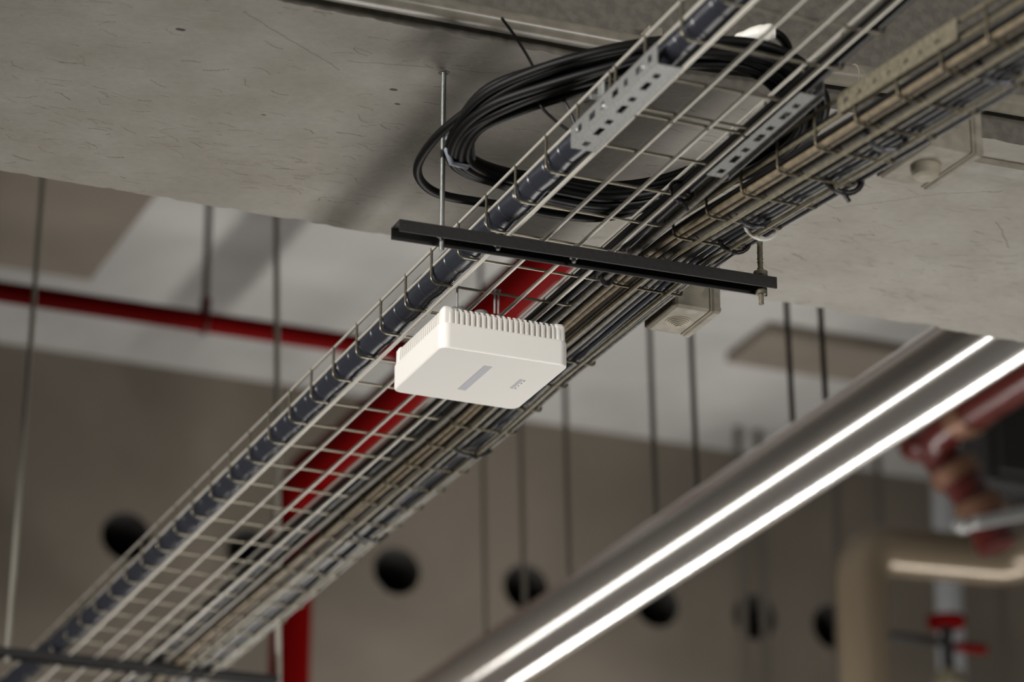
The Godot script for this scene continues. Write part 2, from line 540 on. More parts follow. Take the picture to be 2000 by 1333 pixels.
func setting() -> void:
	# room shell
	struct("floor", MB.new().box(Vector3(0.25, -3.4, 1), Vector3(12, 0.2, 14.8)), M.floor)
	struct("ceiling", MB.new().box(Vector3(0.25, 1.745, 1), Vector3(12, 0.25, 14.8)), M.slab)
	struct("wall_left", MB.new().box(Vector3(-5.6, -0.84, 1), Vector3(0.2, 4.92, 14.8)), M.slab)
	struct("wall_right", MB.new().box(Vector3(6.1, -0.84, 1), Vector3(0.2, 4.92, 14.8)), M.slab)
	struct("wall_front", MB.new().box(Vector3(0.25, -0.84, 8.3), Vector3(11.5, 4.92, 0.2)), M.slab)
	struct("wall_outer", MB.new().box(Vector3(0.25, -0.84, -6.3), Vector3(11.5, 4.92, 0.2)), M.rough)
	# far wall with a row of core holes
	var root := CSGBox3D.new()
	root.name = "wall_back"
	root.size = Vector3(11.5, 4.92, 0.3)
	root.material = M.wall
	root.position = Vector3(0.25, -0.84, -5.15)
	root.set_meta("kind", "structure")
	for x in [0.822, 1.191, 1.637, 2.044, 2.470, 2.799, 3.069]:
		var c := CSGCylinder3D.new()
		c.name = "core_hole"
		c.operation = CSGShape3D.OPERATION_SUBTRACTION
		c.radius = 0.072
		c.height = 0.6
		c.sides = 32
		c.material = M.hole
		root.add_child(c, true)
		c.rotation.x = PI / 2
		c.position = Vector3(x, 1.095, -5.15) - root.position
	add_child(root)
	# wide downstand beam, rough along both arrises
	var mb := MB.new()
	var n := 420
	var yb := 0.209
	var noise := FastNoiseLite.new()
	noise.seed = 3
	noise.frequency = 22.0
	noise.fractal_octaves = 4
	var xs := []
	var x := -5.4
	while x < 5.9:
		xs.append(x)
		x += 0.006 if x > -0.85 and x < 1.4 else 0.08
	xs.append(5.9)
	var rows := [-0.822, -0.815, -0.80, -0.6, -0.4, -0.2, -0.185, -0.176]
	var grid := []
	for i in xs.size():
		var X: float = xs[i]
		var line_ := []
		for k in rows.size():
			var z: float = rows[k]
			var y := yb
			if k <= 1 or k >= 6:
				var s := noise.get_noise_2d(X, z * 0.2 + (0.0 if k < 4 else 7.0))
				var chip := maxf(0.0, noise.get_noise_2d(X * 0.5, 31.0 + z * 0.1) - 0.08)
				var away := 1.0 if k == 0 or k == 7 else 0.35
				z += (0.0035 * s + 0.007 * chip) * away * (1.0 if k < 4 else -1.3)
				y += (0.002 * absf(s) + 0.005 * chip) * away
			line_.append(Vector3(X, y, z))
		grid.append(line_)
	for i in xs.size():
		for k in rows.size():
			var p: Vector3 = grid[i][k]
			mb.pt(p, Vector3.DOWN, Vector2((p.x + 0.8) / 2.1, (p.z + 0.85) / 0.72))
	for i in xs.size() - 1:
		for k in rows.size() - 1:
			var a := i * rows.size() + k
			mb.tri(a, a + 1, a + rows.size())
			mb.tri(a + 1, a + rows.size() + 1, a + rows.size())
	var beam := Node3D.new()
	beam.name = "trim_1"
	beam.set_meta("kind", "structure")
	add_child(beam)
	obj("plaster_soffit", mb, M.plaster, beam)
	for side in 2:
		var f := MB.new()
		var out := Vector3(0, 0, -1) if side == 0 else Vector3(0, 0, 1)
		var kk := 0 if side == 0 else rows.size() - 1
		for i in xs.size():
			var p: Vector3 = grid[i][kk]
			f.pt(p, out, Vector2(p.x, p.y))
			f.pt(Vector3(p.x, 0.30, lerpf(p.z, -0.822 if side == 0 else -0.17, 0.7)), out, Vector2(p.x, 0.3))
			f.pt(Vector3(p.x, 1.62, -0.82 if side == 0 else -0.17), out, Vector2(p.x, 1.62))
		for i in xs.size() - 1:
			for k in 2:
				var a := i * 3 + k
				f.tri(a, a + 1, a + 3)
				f.tri(a + 1, a + 4, a + 3)
		obj("beam_face", f, M.rough, beam)
	# thin brown panel and strip under the soffit of the far bay
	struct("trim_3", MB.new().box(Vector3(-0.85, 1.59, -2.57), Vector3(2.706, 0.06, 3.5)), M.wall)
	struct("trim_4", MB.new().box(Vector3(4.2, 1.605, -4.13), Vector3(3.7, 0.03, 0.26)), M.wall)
	# unseen crosswise beam added left of the picture to block the side lamp
	struct("added_trim_2", MB.new().box(Vector3(-2.45, 0.915, -2.91), Vector3(0.5, 1.41, 4.18)), M.slab)

# ------------------------------------------------------------------ supports
func strut(t: Node, x0: float, x1: float, y0: float, y1: float, zn: float, depth: float, h: float) -> void:
	var th := 0.0025
	var out := PackedVector2Array([Vector2(0, 0), Vector2(th, 0), Vector2(th, h - th), Vector2(depth - th, h - th), Vector2(depth - th, 0), Vector2(depth, 0), Vector2(depth, h), Vector2(0, h)])
	# outline: x runs away from the camera (-z), y up; open side down
	obj("channel", MB.new().extrude(out, Vector3(x0, y0 - h, zn), Vector3(0, 0, -1), Vector3.UP, Vector3(x1 - x0, y1 - y0, 0)), M.black, t)

func rod_mesh(a: Vector3, b: Vector3, r: float) -> MB:
	return line(a, b, r, 10)

func supports() -> void:
	var t := thing("support_channel", "black steel channel under both cable trays in front of the white box", "bracket", Vector3(0.14, -0.036, -0.284))
	strut(t, -0.134, 0.414, -0.0215, -0.0125, -0.268, 0.032, 0.0165)
	for x in [0.01, 0.119]:
		obj("bolt", MB.new().lathe(Vector3(x, -0.021, -0.283), Vector3.DOWN, [Vector2(0.003, 0), Vector2(0.003, 0.0125), Vector2(0.0022, 0.014), Vector2(0, 0.014)], 10), M.galv, t)
		obj("bolt_nut", MB.new().lathe(Vector3(x, -0.024, -0.283), Vector3.DOWN, [Vector2(0.006, 0), Vector2(0.006, 0.005), Vector2(0, 0.005)], 6), M.galv, t)
	t = thing("support_channel", "black steel channel under both cable trays at the bottom left corner", "bracket", Vector3(0.0, -0.03, -2.49))
	strut(t, -0.75, 0.452, -0.012, 0.0, -2.475, 0.032, 0.0165)
	# rods of the near channel
	t = thing("hanger_rod", "bright zinc rod from a plaster hole to the near black channel's left end", "rod", Vector3(-0.07, -0.05, -0.282))
	obj("rod", line(Vector3(-0.07, -0.05, -0.282), Vector3(-0.07, 0.23, -0.282), 0.0034, 12), M.rod, t)
	obj("nut", MB.new().lathe(Vector3(-0.07, -0.0245, -0.282), Vector3.DOWN, [Vector2(0.0065, 0), Vector2(0.0065, 0.006), Vector2(0, 0.006)], 6), M.galv, t)
	obj("anchor_sleeve", MB.new().lathe(Vector3(-0.07, 0.2095, -0.282), Vector3.DOWN, [Vector2(0.0078, -0.01), Vector2(0.0078, 0.0012), Vector2(0.0048, 0.0012), Vector2(0.0048, -0.01)], 16), M.rod_dark, t)
	t = thing("hanger_rod", "dirty threaded rod with a nut through the right end of the near black channel", "rod", Vector3(0.396, -0.05, -0.283))
	var pts := PackedVector3Array()
	var rad := PackedFloat32Array()
	for i in 120:
		var y := -0.05 + 0.275 * i / 119.0
		pts.append(Vector3(0.397, y, -0.283))
		rad.append(0.0034 + (0.0004 if i % 2 else -0.0002) + (rng.randf_range(0, 0.0008) if y > 0.0 else 0.0))
	obj("rod", MB.new().tube(pts, 0.004, 10, false, rad), M.galv_dusty, t)
	obj("nut", MB.new().lathe(Vector3(0.397, -0.029, -0.283), Vector3.DOWN, [Vector2(0.0075, 0), Vector2(0.0075, 0.006), Vector2(0, 0.006)], 6), M.galv_dusty, t)
	obj("washer", MB.new().lathe(Vector3(0.397, -0.0035, -0.283), Vector3.DOWN, [Vector2(0, -0.0015), Vector2(0.010, -0.0015), Vector2(0.010, 0.004), Vector2(0, 0.004)], 14), M.galv_dusty, t)
	tag(obj("ceiling_anchor", MB.new().lathe(Vector3(0.140, 0.2095, -0.285), Vector3.DOWN, [Vector2(0.0078, -0.01), Vector2(0.0078, 0.0012), Vector2(0.0048, 0.0012), Vector2(0.0048, -0.01)], 16), M.rod_dark), "empty round metal anchor in the plaster left of the bright slotted channel", "anchor")
	# rods of the far channel
	tag(obj("hanger_rod", line(Vector3(-0.088, -0.03, -2.49), Vector3(-0.071, 1.63, -2.49), 0.0052, 10), M.rod_pale), "pale thin rod at the left edge running down to the far black channel", "rod")
	tag(obj("hanger_rod", line(Vector3(0.457, -0.03, -2.49), Vector3(0.395, 1.63, -2.49), 0.0060, 10), M.rod_pale), "pale rod passing in front of the red pipes down to the far black channel", "rod")

# ------------------------------------------------------------------ wide tray
func cross_wire(left: float, right: float, hl: float, hr: float) -> MB:
	return MB.new().tube(rounded([Vector3(left, hl, 0), Vector3(left, 0, 0), Vector3(right, 0, 0), Vector3(right, hr, 0)], 0.010, 5), 0.0020, 8)

func tray_wide() -> void:
	var t := thing("wire_tray", "wide zinc wire mesh cable tray carrying the black corrugated conduit", "cable tray", Vector3(0.104, -0.006, -1.2))
	var z0 := -3.6
	var z1 := 2.35
	var zj := 0.105                                  # where two lengths of tray meet
	for w in [[0.0015, 0.0503], [0.0035, 0.0265], [0.0309, -0.0047], [0.0804, -0.0047], [0.1298, -0.0047], [0.1793, -0.0047], [0.2085, 0.0265], [0.2105, 0.0503]]:
		var lean := 0.0 if w[1] < 0.0 else -0.003
		var r := 0.0027 if w[1] < 0.0 else 0.0023
		for s in [[z0, zj - 0.004, 0.0], [zj + 0.002, z1, 0.0008]]:
			obj("long_wire", line(Vector3(w[0], w[1], s[0]), Vector3(w[0] + s[2], w[1], s[1]), r, 10), M.wire, t)
	var shape := cross_wire(0.0, 0.212, 0.0515, 0.0515).mesh()
	var z := -3.5
	while z < 0.05:
		obj("cross_wire", shape, M.cross, t, Vector3(0, 0, z))
		z += 0.1
	var near := [0.098, 0.114]
	for i in 22:
		near.append(0.2 + 0.1 * i)
	for zz in near:
		obj("cross_wire", shape, M.cross, t, Vector3(0, 0, zz))
	# splice channels over the joint, with slots
	var slots := []
	for i in 7:
		slots.append(Rect2(0.012 + i * 0.034, 0.0075, 0.021 if i % 2 else 0.012, 0.0085))
	var slots2 := []
	for i in 7:
		slots2.append(Rect2(0.022 + i * 0.034, 0.011, 0.018 if i % 2 else 0.011, 0.0095))
	var c := thing("splice_channel", "bright slotted galvanised channel clamped on the left corner of the wide tray", "channel", Vector3(0.01, -0.01, 0.12))
	obj("side_flange", MB.new().slotted(Vector3(-0.0055, -0.0095, -0.006), Vector3(0, 0, 1), Vector3(0, 1, 0), 0.252, 0.0285, 0.0013, slots2), M.galv, c)
	obj("bottom_flange", MB.new().slotted(Vector3(-0.0055, -0.0095, -0.006), Vector3(0, 0, 1), Vector3(1, 0, 0), 0.252, 0.0325, 0.0013, slots), M.galv, c)
	for zz in [0.012, 0.092, 0.205]:
		obj("bolt_head", MB.new().lathe(Vector3(-0.0058, 0.006 + 0.002 * sin(zz * 50), zz), Vector3.LEFT, [Vector2(0.0042, 0), Vector2(0.0042, 0.0015), Vector2(0.003, 0.003), Vector2(0, 0.0034)], 12), M.galv, c)
	obj("clamp_bolt", MB.new().lathe(Vector3(-0.004, 0.022, 0.078), Vector3.LEFT, [Vector2(0.0055, -0.006), Vector2(0.0055, 0.004), Vector2(0.0035, 0.004), Vector2(0.0035, 0.014), Vector2(0, 0.014)], 6), M.galv, c)
	obj("clamp_plate", MB.new().box(Vector3(-0.004, 0.031, 0.082), Vector3(0.004, 0.018, 0.016), 0.001), M.galv, c)
	var c2 := thing("splice_channel", "whitish slotted galvanised strip clamped under the right edge of the wide tray", "channel", Vector3(0.195, -0.01, 0.12))
	obj("bottom_flange", MB.new().slotted(Vector3(0.1835, -0.0098, -0.012), Vector3(0, 0, 1), Vector3(1, 0, 0), 0.256, 0.021, 0.0013, slots), M.galv, c2)
	obj("side_flange", MB.new().slotted(Vector3(0.2155, -0.0098, -0.012), Vector3(0, 0, 1), Vector3(0, 1, 0), 0.256, 0.026, 0.0013, slots2), M.galv, c2)

# ------------------------------------------------------------------ narrow tray
func tray_narrow() -> void:
	var t := thing("wire_tray", "narrow dusty wire tray packed with grey, tan and black cables", "cable tray", Vector3(0.285, -0.006, -1.2))
	for w in [[0.2325, 0.0475], [0.2345, 0.026], [0.2615, -0.0048], [0.3125, -0.0048]]:
		var ps := PackedVector3Array()
		for z in [-3.6, -1.0, -0.8, -0.5, -0.29, -0.26, 0.2, 0.88, 0.92, 2.35]:
			ps.append(Vector3(w[0], ty2(z) + w[1], z))
		obj("long_wire", MB.new().tube(ps, 0.0028, 10), M.wire_dusty, t)
	var shape := cross_wire(0.231, 0.339, 0.049, 0.012).mesh()
	for i in 60:
		var z := -3.407 + 0.1 * i if i < 29 else -3.31 + 0.1 * i
		if i == 28:
			continue
		if z < 2.35:
			obj("cross_wire", shape, M.cross_dusty, t, Vector3(0, ty2(z), z))
	var c := thing("splice_plate", "tan dusty perforated side plate joining the narrow tray at the upper right", "plate", Vector3(0.228, -0.02, 0.4))
	var slots := []
	for i in 7:
		slots.append(Rect2(0.015 + i * 0.036, 0.009, 0.006 if i % 2 else 0.012, 0.006))
	var y0 := ty2(0.255)
	var y1 := ty2(0.52)
	var along := Vector3(0, y1 - y0, 0.265).normalized()
	obj("plate", MB.new().slotted(Vector3(0.2275, y0 + 0.023, 0.255), along, Vector3(1, 0, 0).cross(along).normalized() * -1.0, 0.28, 0.026, 0.0013, slots), M.galv_dusty, c)
	for k in [0.05, 0.15, 0.25]:
		obj("bolt_head", MB.new().lathe(Vector3(0.2275, y0 + 0.036, 0.255) + along * k, Vector3.LEFT, [Vector2(0.0042, 0), Vector2(0.0042, 0.0015), Vector2(0.003, 0.003), Vector2(0, 0.0034)], 10), M.galv_dusty, c)

# ------------------------------------------------------------------ conduit lying in the wide tray
func conduit_in_tray() -> void:
	var ps := PackedVector3Array()
	var rad := PackedFloat32Array()
	var z := 2.3
	var i := 0
	while z > -3.4:
		var sag := 0.0012 * sin(z * TAU / 0.1) if z < 0.0 else 0.0
		var x := 0.0235 + 0.0015 * sin(z * 3.1)
		if z < -2.0:
			x -= 0.02 * pow((-2.0 - z) / 0.8, 2.0)
		ps.append(Vector3(x, 0.0225 + sag, z))
		var groove := -0.0010 if posmod(i, 44) < 3 else 0.0
		rad.append(0.0190 + 0.00055 * [1.0, 0.0, -1.0, 0.0][i % 4] + groove)
		z -= 0.00110
		i += 1
	tag(obj("corrugated_conduit", MB.new().tube(ps, 0.019, 16, false, rad), M.conduit), "thick black corrugated conduit lying along the left side of the wide tray", "conduit")

# ------------------------------------------------------------------ white radio box
func round_rect(cx: float, cz: float, w: float, d: float, r: float, steps := 8) -> PackedVector2Array:
	var out := PackedVector2Array()
	for k in 4:
		var c := Vector2(cx + (w / 2 - r) * [1, -1, -1, 1][k], cz + (d / 2 - r) * [1, 1, -1, -1][k])
		for s in steps + 1:
			var a := PI / 2 * (k + float(s) / steps)
			out.append(c + Vector2(cos(a), sin(a)) * r)
	return out

func stacked(layers: Array) -> MB:          # [outline, y] pairs from bottom to top, all with as many points
	var mb := MB.new()
	var first: PackedVector2Array = layers[0][0]
	var m := first.size()
	for l in layers.size() - 1:
		var A: PackedVector2Array = layers[l][0]
		var B: PackedVector2Array = layers[l + 1][0]
		var i0 := mb.v.size()
		for i in m + 1:
			var a := A[i % m]
			var b := B[i % m]
			var tg := (A[(i + 1) % m] - A[(i + m - 1) % m]).normalized()
			var o := Vector2(tg.y, -tg.x)
			var out := (a - b).dot(o)
			var dy: float = layers[l + 1][1] - layers[l][1]
			var nn := Vector3(o.x * dy, out, o.y * dy).normalized()
			mb.pt(Vector3(a.x, layers[l][1], a.y), nn)
			mb.pt(Vector3(b.x, layers[l + 1][1], b.y), nn)
		for i in m:
			mb.tri(i0 + i * 2, i0 + i * 2 + 1, i0 + i * 2 + 2)
			mb.tri(i0 + i * 2 + 1, i0 + i * 2 + 3, i0 + i * 2 + 2)
	for e in [0, layers.size() - 1]:
		var P: PackedVector2Array = layers[e][0]
		var nn := Vector3.DOWN if e == 0 else Vector3.UP
		var i0 := mb.v.size()
		for p in P:
			mb.pt(Vector3(p.x, layers[e][1], p.y), nn)
		var tr := Geometry2D.triangulate_polygon(P)
		for k in range(0, tr.size(), 3):
			mb.tri(i0 + tr[k], i0 + tr[k + 1], i0 + tr[k + 2])
	return mb

func access_point() -> void:
	var t := thing("access_point", "white square ribbed plastic box hanging under the wide wire tray", "wireless box", Vector3(0.112, -0.092, -0.594))
	var cx := 0.111
	var cz := -0.594
	var w := 0.192
	var d := 0.192
	var yb := -0.092
	var ym := -0.054
	var yt := -0.029
	var L := []
	for s in [[0.0022, 0.0], [0.0007, 0.0007], [0.0, 0.0024]]:
		L.append([round_rect(cx, cz, w - s[0] * 2, d - s[0] * 2, 0.014 - s[0]), yb + s[1]])
	L.append([round_rect(cx, cz, w, d, 0.014), ym - 0.003])
	L.append([round_rect(cx, cz, w - 0.0014, d - 0.0014, 0.0133), ym - 0.0008])
	L.append([round_rect(cx, cz, w - 0.006, d - 0.006, 0.011), ym])
	obj("cover", stacked(L), M.white, t)
	obj("heat_sink", stacked([[round_rect(cx, cz, w - 0.016, d - 0.016, 0.008), ym - 0.002], [round_rect(cx, cz, w - 0.016, d - 0.016, 0.008), yt - 0.004], [round_rect(cx, cz, w - 0.020, d - 0.020, 0.006), yt - 0.003]]), M.white, t)
	# fins round the heat sink: blade with a rounded outer top corner
	var fin := PackedVector2Array([Vector2(0, 0), Vector2(0.0105, 0), Vector2(0.0102, 0.015), Vector2(0.0092, 0.020), Vector2(0.007, 0.0235), Vector2(0.004, 0.0258), Vector2(0, 0.0268)])
	for k in 4:
		var out: Vector3 = [Vector3(0, 0, 1), Vector3(-1, 0, 0), Vector3(0, 0, -1), Vector3(1, 0, 0)][k]
		var run := Vector3.UP.cross(out)
		var half := 0.192 / 2 - 0.013
		var blade := MB.new().extrude(fin, out * half + Vector3(0, ym - 0.001, 0) - run * 0.0013, out, Vector3.UP, run * 0.0026).mesh()
		for i in 21:
			obj("fin", blade, M.white, t, Vector3(cx, 0, cz) + run * (-0.081 + 0.0081 * i))
	for s in [[-1, 1], [1, 1], [-1, -1], [1, -1]]:
		var p := Vector3(cx + s[0] * (w / 2 - 0.0125), 0, cz + s[1] * (d / 2 - 0.0125))
		obj("corner_post", stacked([[round_rect(p.x, p.z, 0.018, 0.018, 0.005, 4), ym - 0.001], [round_rect(p.x, p.z, 0.0175, 0.0175, 0.005, 4), yt - 0.004], [round_rect(p.x, p.z, 0.013, 0.013, 0.004, 4), yt]]), M.white, t)
	obj("label_strip", MB.new().extrude(PackedVector2Array([Vector2(0.0975, -0.6425), Vector2(0.1095, -0.6435), Vector2(0.1095, -0.543), Vector2(0.0975, -0.543)]), Vector3(0, yb - 0.0004, 0), Vector3(1, 0, 0), Vector3(0, 0, 1), Vector3(0, 0.0006, 0)), M.grey_print, t)
	obj("indicator_window", MB.new().box(Vector3(0.166, yb - 0.0001, -0.591), Vector3(0.0045, 0.0006, 0.038)), M.grey_print, t)
	obj("printed_line", MB.new().box(Vector3(0.1695, yb - 0.0001, -0.592), Vector3(0.0012, 0.0006, 0.036)), M.white_print, t)
	for i in 4:
		obj("printed_mark", MB.new().box(Vector3(0.1715, yb - 0.0001, -0.576 - 0.0105 * i), Vector3(0.0012, 0.0006, 0.0052 if i != 2 else 0.0035)), M.dark_print, t)
	# clamp that hangs the box from the tray wires
	var pl := obj("mount_plate", stacked([[round_rect(0.075, -0.575, 0.10, 0.12, 0.012, 4), yt - 0.001], [round_rect(0.075, -0.575, 0.10, 0.12, 0.012, 4), yt + 0.002], [round_rect(0.075, -0.575, 0.094, 0.114, 0.009, 4), yt + 0.004]]), M.galv, t)
	for x in [0.040, 0.096, 0.1015]:
		obj("hook", MB.new().tube(rounded([Vector3(x, yt, -0.503), Vector3(x, 0.0045, -0.503), Vector3(x, 0.0045, -0.496)], 0.003, 3), 0.0017, 8), M.galv, t)
	for x in [0.052, 0.086]:
		obj("clamp_knob", MB.new().lathe(Vector3(x, yt + 0.003, -0.53), Vector3.UP, [Vector2(0.012, 0), Vector2(0.012, 0.003), Vector2(0.009, 0.008), Vector2(0.004, 0.0095), Vector2(0, 0.0095)], 16), M.galv, t)

# ------------------------------------------------------------------ coil of cable above the tray
func cable_coil() -> void:
	var R := [[-0.056, 0.085, -0.265], [-0.071, 0.09, -0.189], [-0.049, 0.1, -0.12], [-0.007, 0.11, -0.06], [0.041, 0.12, -0.009], [0.09, 0.13, 0.024], [0.149, 0.13, 0.049], [0.206, 0.125, 0.066], [0.264, 0.12, 0.05], [0.314, 0.11, 0.013], [0.336, 0.1, -0.046], [0.325, 0.09, -0.113], [0.289, 0.085, -0.193], [0.239, 0.08, -0.266], [0.175, 0.078, -0.308], [0.102, 0.078, -0.312], [0.03, 0.078, -0.302], [-0.027, 0.08, -0.29]]
	var t := thing("cable_coil", "large coil of thick black cable lying on the trays against the beam", "cable coil", Vector3(0.13, 0.07, -0.15))
	var mid := Vector3(0.13, 0.1, -0.13)
	var offs := [[-0.016, 0.010], [-0.004, 0.013], [0.009, 0.012], [0.020, 0.006], [-0.012, -0.001], [0.002, 0.001], [0.014, -0.004], [-0.004, -0.011], [0.024, -0.009], [0.008, -0.012], [-0.020, 0.002], [0.017, 0.012], [-0.012, -0.009], [0.016, 0.002]]
	for k in offs.size():
		var ps := []
		var ph := rng.randf() * TAU
		for i in R.size():
			var p := Vector3(R[i][0], R[i][1], R[i][2])
			var o := (p - mid)
			o.y = 0
			o = o.normalized()
			# the turns are tight at the clip and spread out away from it
			var spread := 1.05 if i > 1 and i < 16 else 0.62
			var wob := 0.006 * sin(i * 0.9 + ph) * (1.0 if i > 1 and i < 16 else 0.15)
			ps.append(p + o * (offs[k][0] * spread * -1.0 + wob) + Vector3.UP * (offs[k][1] * spread + wob * 0.4))
		obj("loop", MB.new().tube(spline(ps, 6, true), 0.0058 if k % 3 else 0.0064, 10, true), M.cable_coil, t)
	# one turn has slipped out of the bundle
	var S := [[0.149, 0.139, 0.040], [0.06, 0.135, -0.01], [-0.008, 0.127, -0.062], [-0.053, 0.113, -0.098], [-0.077, 0.102, -0.16], [-0.0945, 0.092, -0.229], [-0.094, 0.087, -0.299], [-0.084, 0.081, -0.337], [-0.061, 0.076, -0.362], [-0.032, 0.072, -0.370], [0.012, 0.071, -0.369], [0.068, 0.069, -0.361], [0.134, 0.067, -0.357], [0.189, 0.067, -0.341], [0.235, 0.075, -0.303], [0.275, 0.085, -0.227]]
	var ps := []
	for s in S:
		ps.append(Vector3(s[0], s[1], s[2]))
	obj("loose_loop", MB.new().tube(spline(ps, 6), 0.0062, 10), M.cable_coil, t)
	# cable end with a scrap of white tape
	var E := [Vector3(0.19, 0.15, 0.045), Vector3(0.205, 0.155, 0.062), Vector3(0.233, 0.156, 0.085), Vector3(0.262, 0.153, 0.066), Vector3(0.282, 0.145, 0.034), Vector3(0.292, 0.125, 0.004), Vector3(0.29, 0.10, -0.03)]
	var end := obj("cable_end", MB.new().tube(spline(E, 6), 0.0062, 10), M.cable_coil, t)
	obj("white_tape", MB.new().tube(spline([Vector3(0.197, 0.152, 0.052), Vector3(0.208, 0.1565, 0.065), Vector3(0.22, 0.157, 0.077), Vector3(0.236, 0.156, 0.086)], 5), 0.009, 10, false, PackedFloat32Array([0.0045, 0.008, 0.009, 0.0085, 0.0078, 0.0082, 0.009, 0.0095, 0.0098, 0.0105, 0.011, 0.0105, 0.0118, 0.012, 0.0105, 0.0085])), M.tie_white, t)
	var cl := MB.new()
	var cc := Vector3(-0.054, 0.086, -0.263)
	for q in 1:
		cl.tube(PackedVector3Array([cc + Vector3(-0.020, 0.013, 0.008), cc + Vector3(-0.021, -0.003, 0.008), cc + Vector3(-0.010, -0.0165, -0.002), cc + Vector3(0.012, -0.016, -0.006), cc + Vector3(0.022, -0.002, -0.006), cc + Vector3(0.018, 0.014, 0.0), cc + Vector3(0.0, 0.019, 0.006)]), 0.0042, 6, true)
	tag(obj("cable_tie", cl, M.strap), "grey strap pinching the coil of black cable at its left end", "cable tie")
	# long black tie round the coil with its tail sticking up
	var tail := spline([Vector3(-0.073, 0.19, -0.073), Vector3(-0.04, 0.175, -0.097), Vector3(-0.012, 0.148, -0.112), Vector3(-0.020, 0.12, -0.098), Vector3(-0.012, 0.088, -0.092), Vector3(0.007, 0.07, -0.091), Vector3(0.026, 0.055, -0.086)], 5)
	var tt := thing("cable_tie", "long black tie round the coil with its straight tail sticking up", "cable tie", Vector3(-0.012, 0.148, -0.112))
	obj("strap", MB.new().tube(tail, 0.0022, 6), M.tie_black, tt)
	obj("lock", MB.new().box(Vector3(-0.012, 0.148, -0.112), Vector3(0.008, 0.008, 0.007), 0.0015), M.tie_black, tt)
	tag(obj("cable_tie", MB.new().tube(spline([Vector3(0.006, 0.115, -0.088), Vector3(0.013, 0.098, -0.080), Vector3(0.02, 0.08, -0.074), Vector3(0.028, 0.06, -0.073), Vector3(0.030, 0.045, -0.073)], 4), 0.0020, 6), M.tie_black), "short black tie hanging from the coil beside the bright slotted channel", "cable tie")

# ------------------------------------------------------------------ cables
func run_cable(called: String, x: float, y: float, r: float, m: Material, label: String, group: String, tray := 2, z0 := 2.3, z1 := -3.4, wob := 0.0022, drift := 0.0) -> void:
	var ps := []
	var ph := rng.randf() * TAU
	var f := rng.randf_range(4.0, 9.0)
	var step := 0.09
	var n := int((z0 - z1) / step)
	for i in n + 1:
		var z := lerpf(z0, z1, float(i) / n)
		var yy := y + (ty2(z) if tray == 2 else 0.0)
		ps.append(Vector3(x + wob * sin(f * z + ph) + drift * clampf((-z - 0.3) / 2.0, 0, 1), yy + wob * 0.6 * cos(f * 0.8 * z + ph) , z))
	tag(obj(called, MB.new().tube(spline(ps, 3), r, 10), m), label, "cable", group)

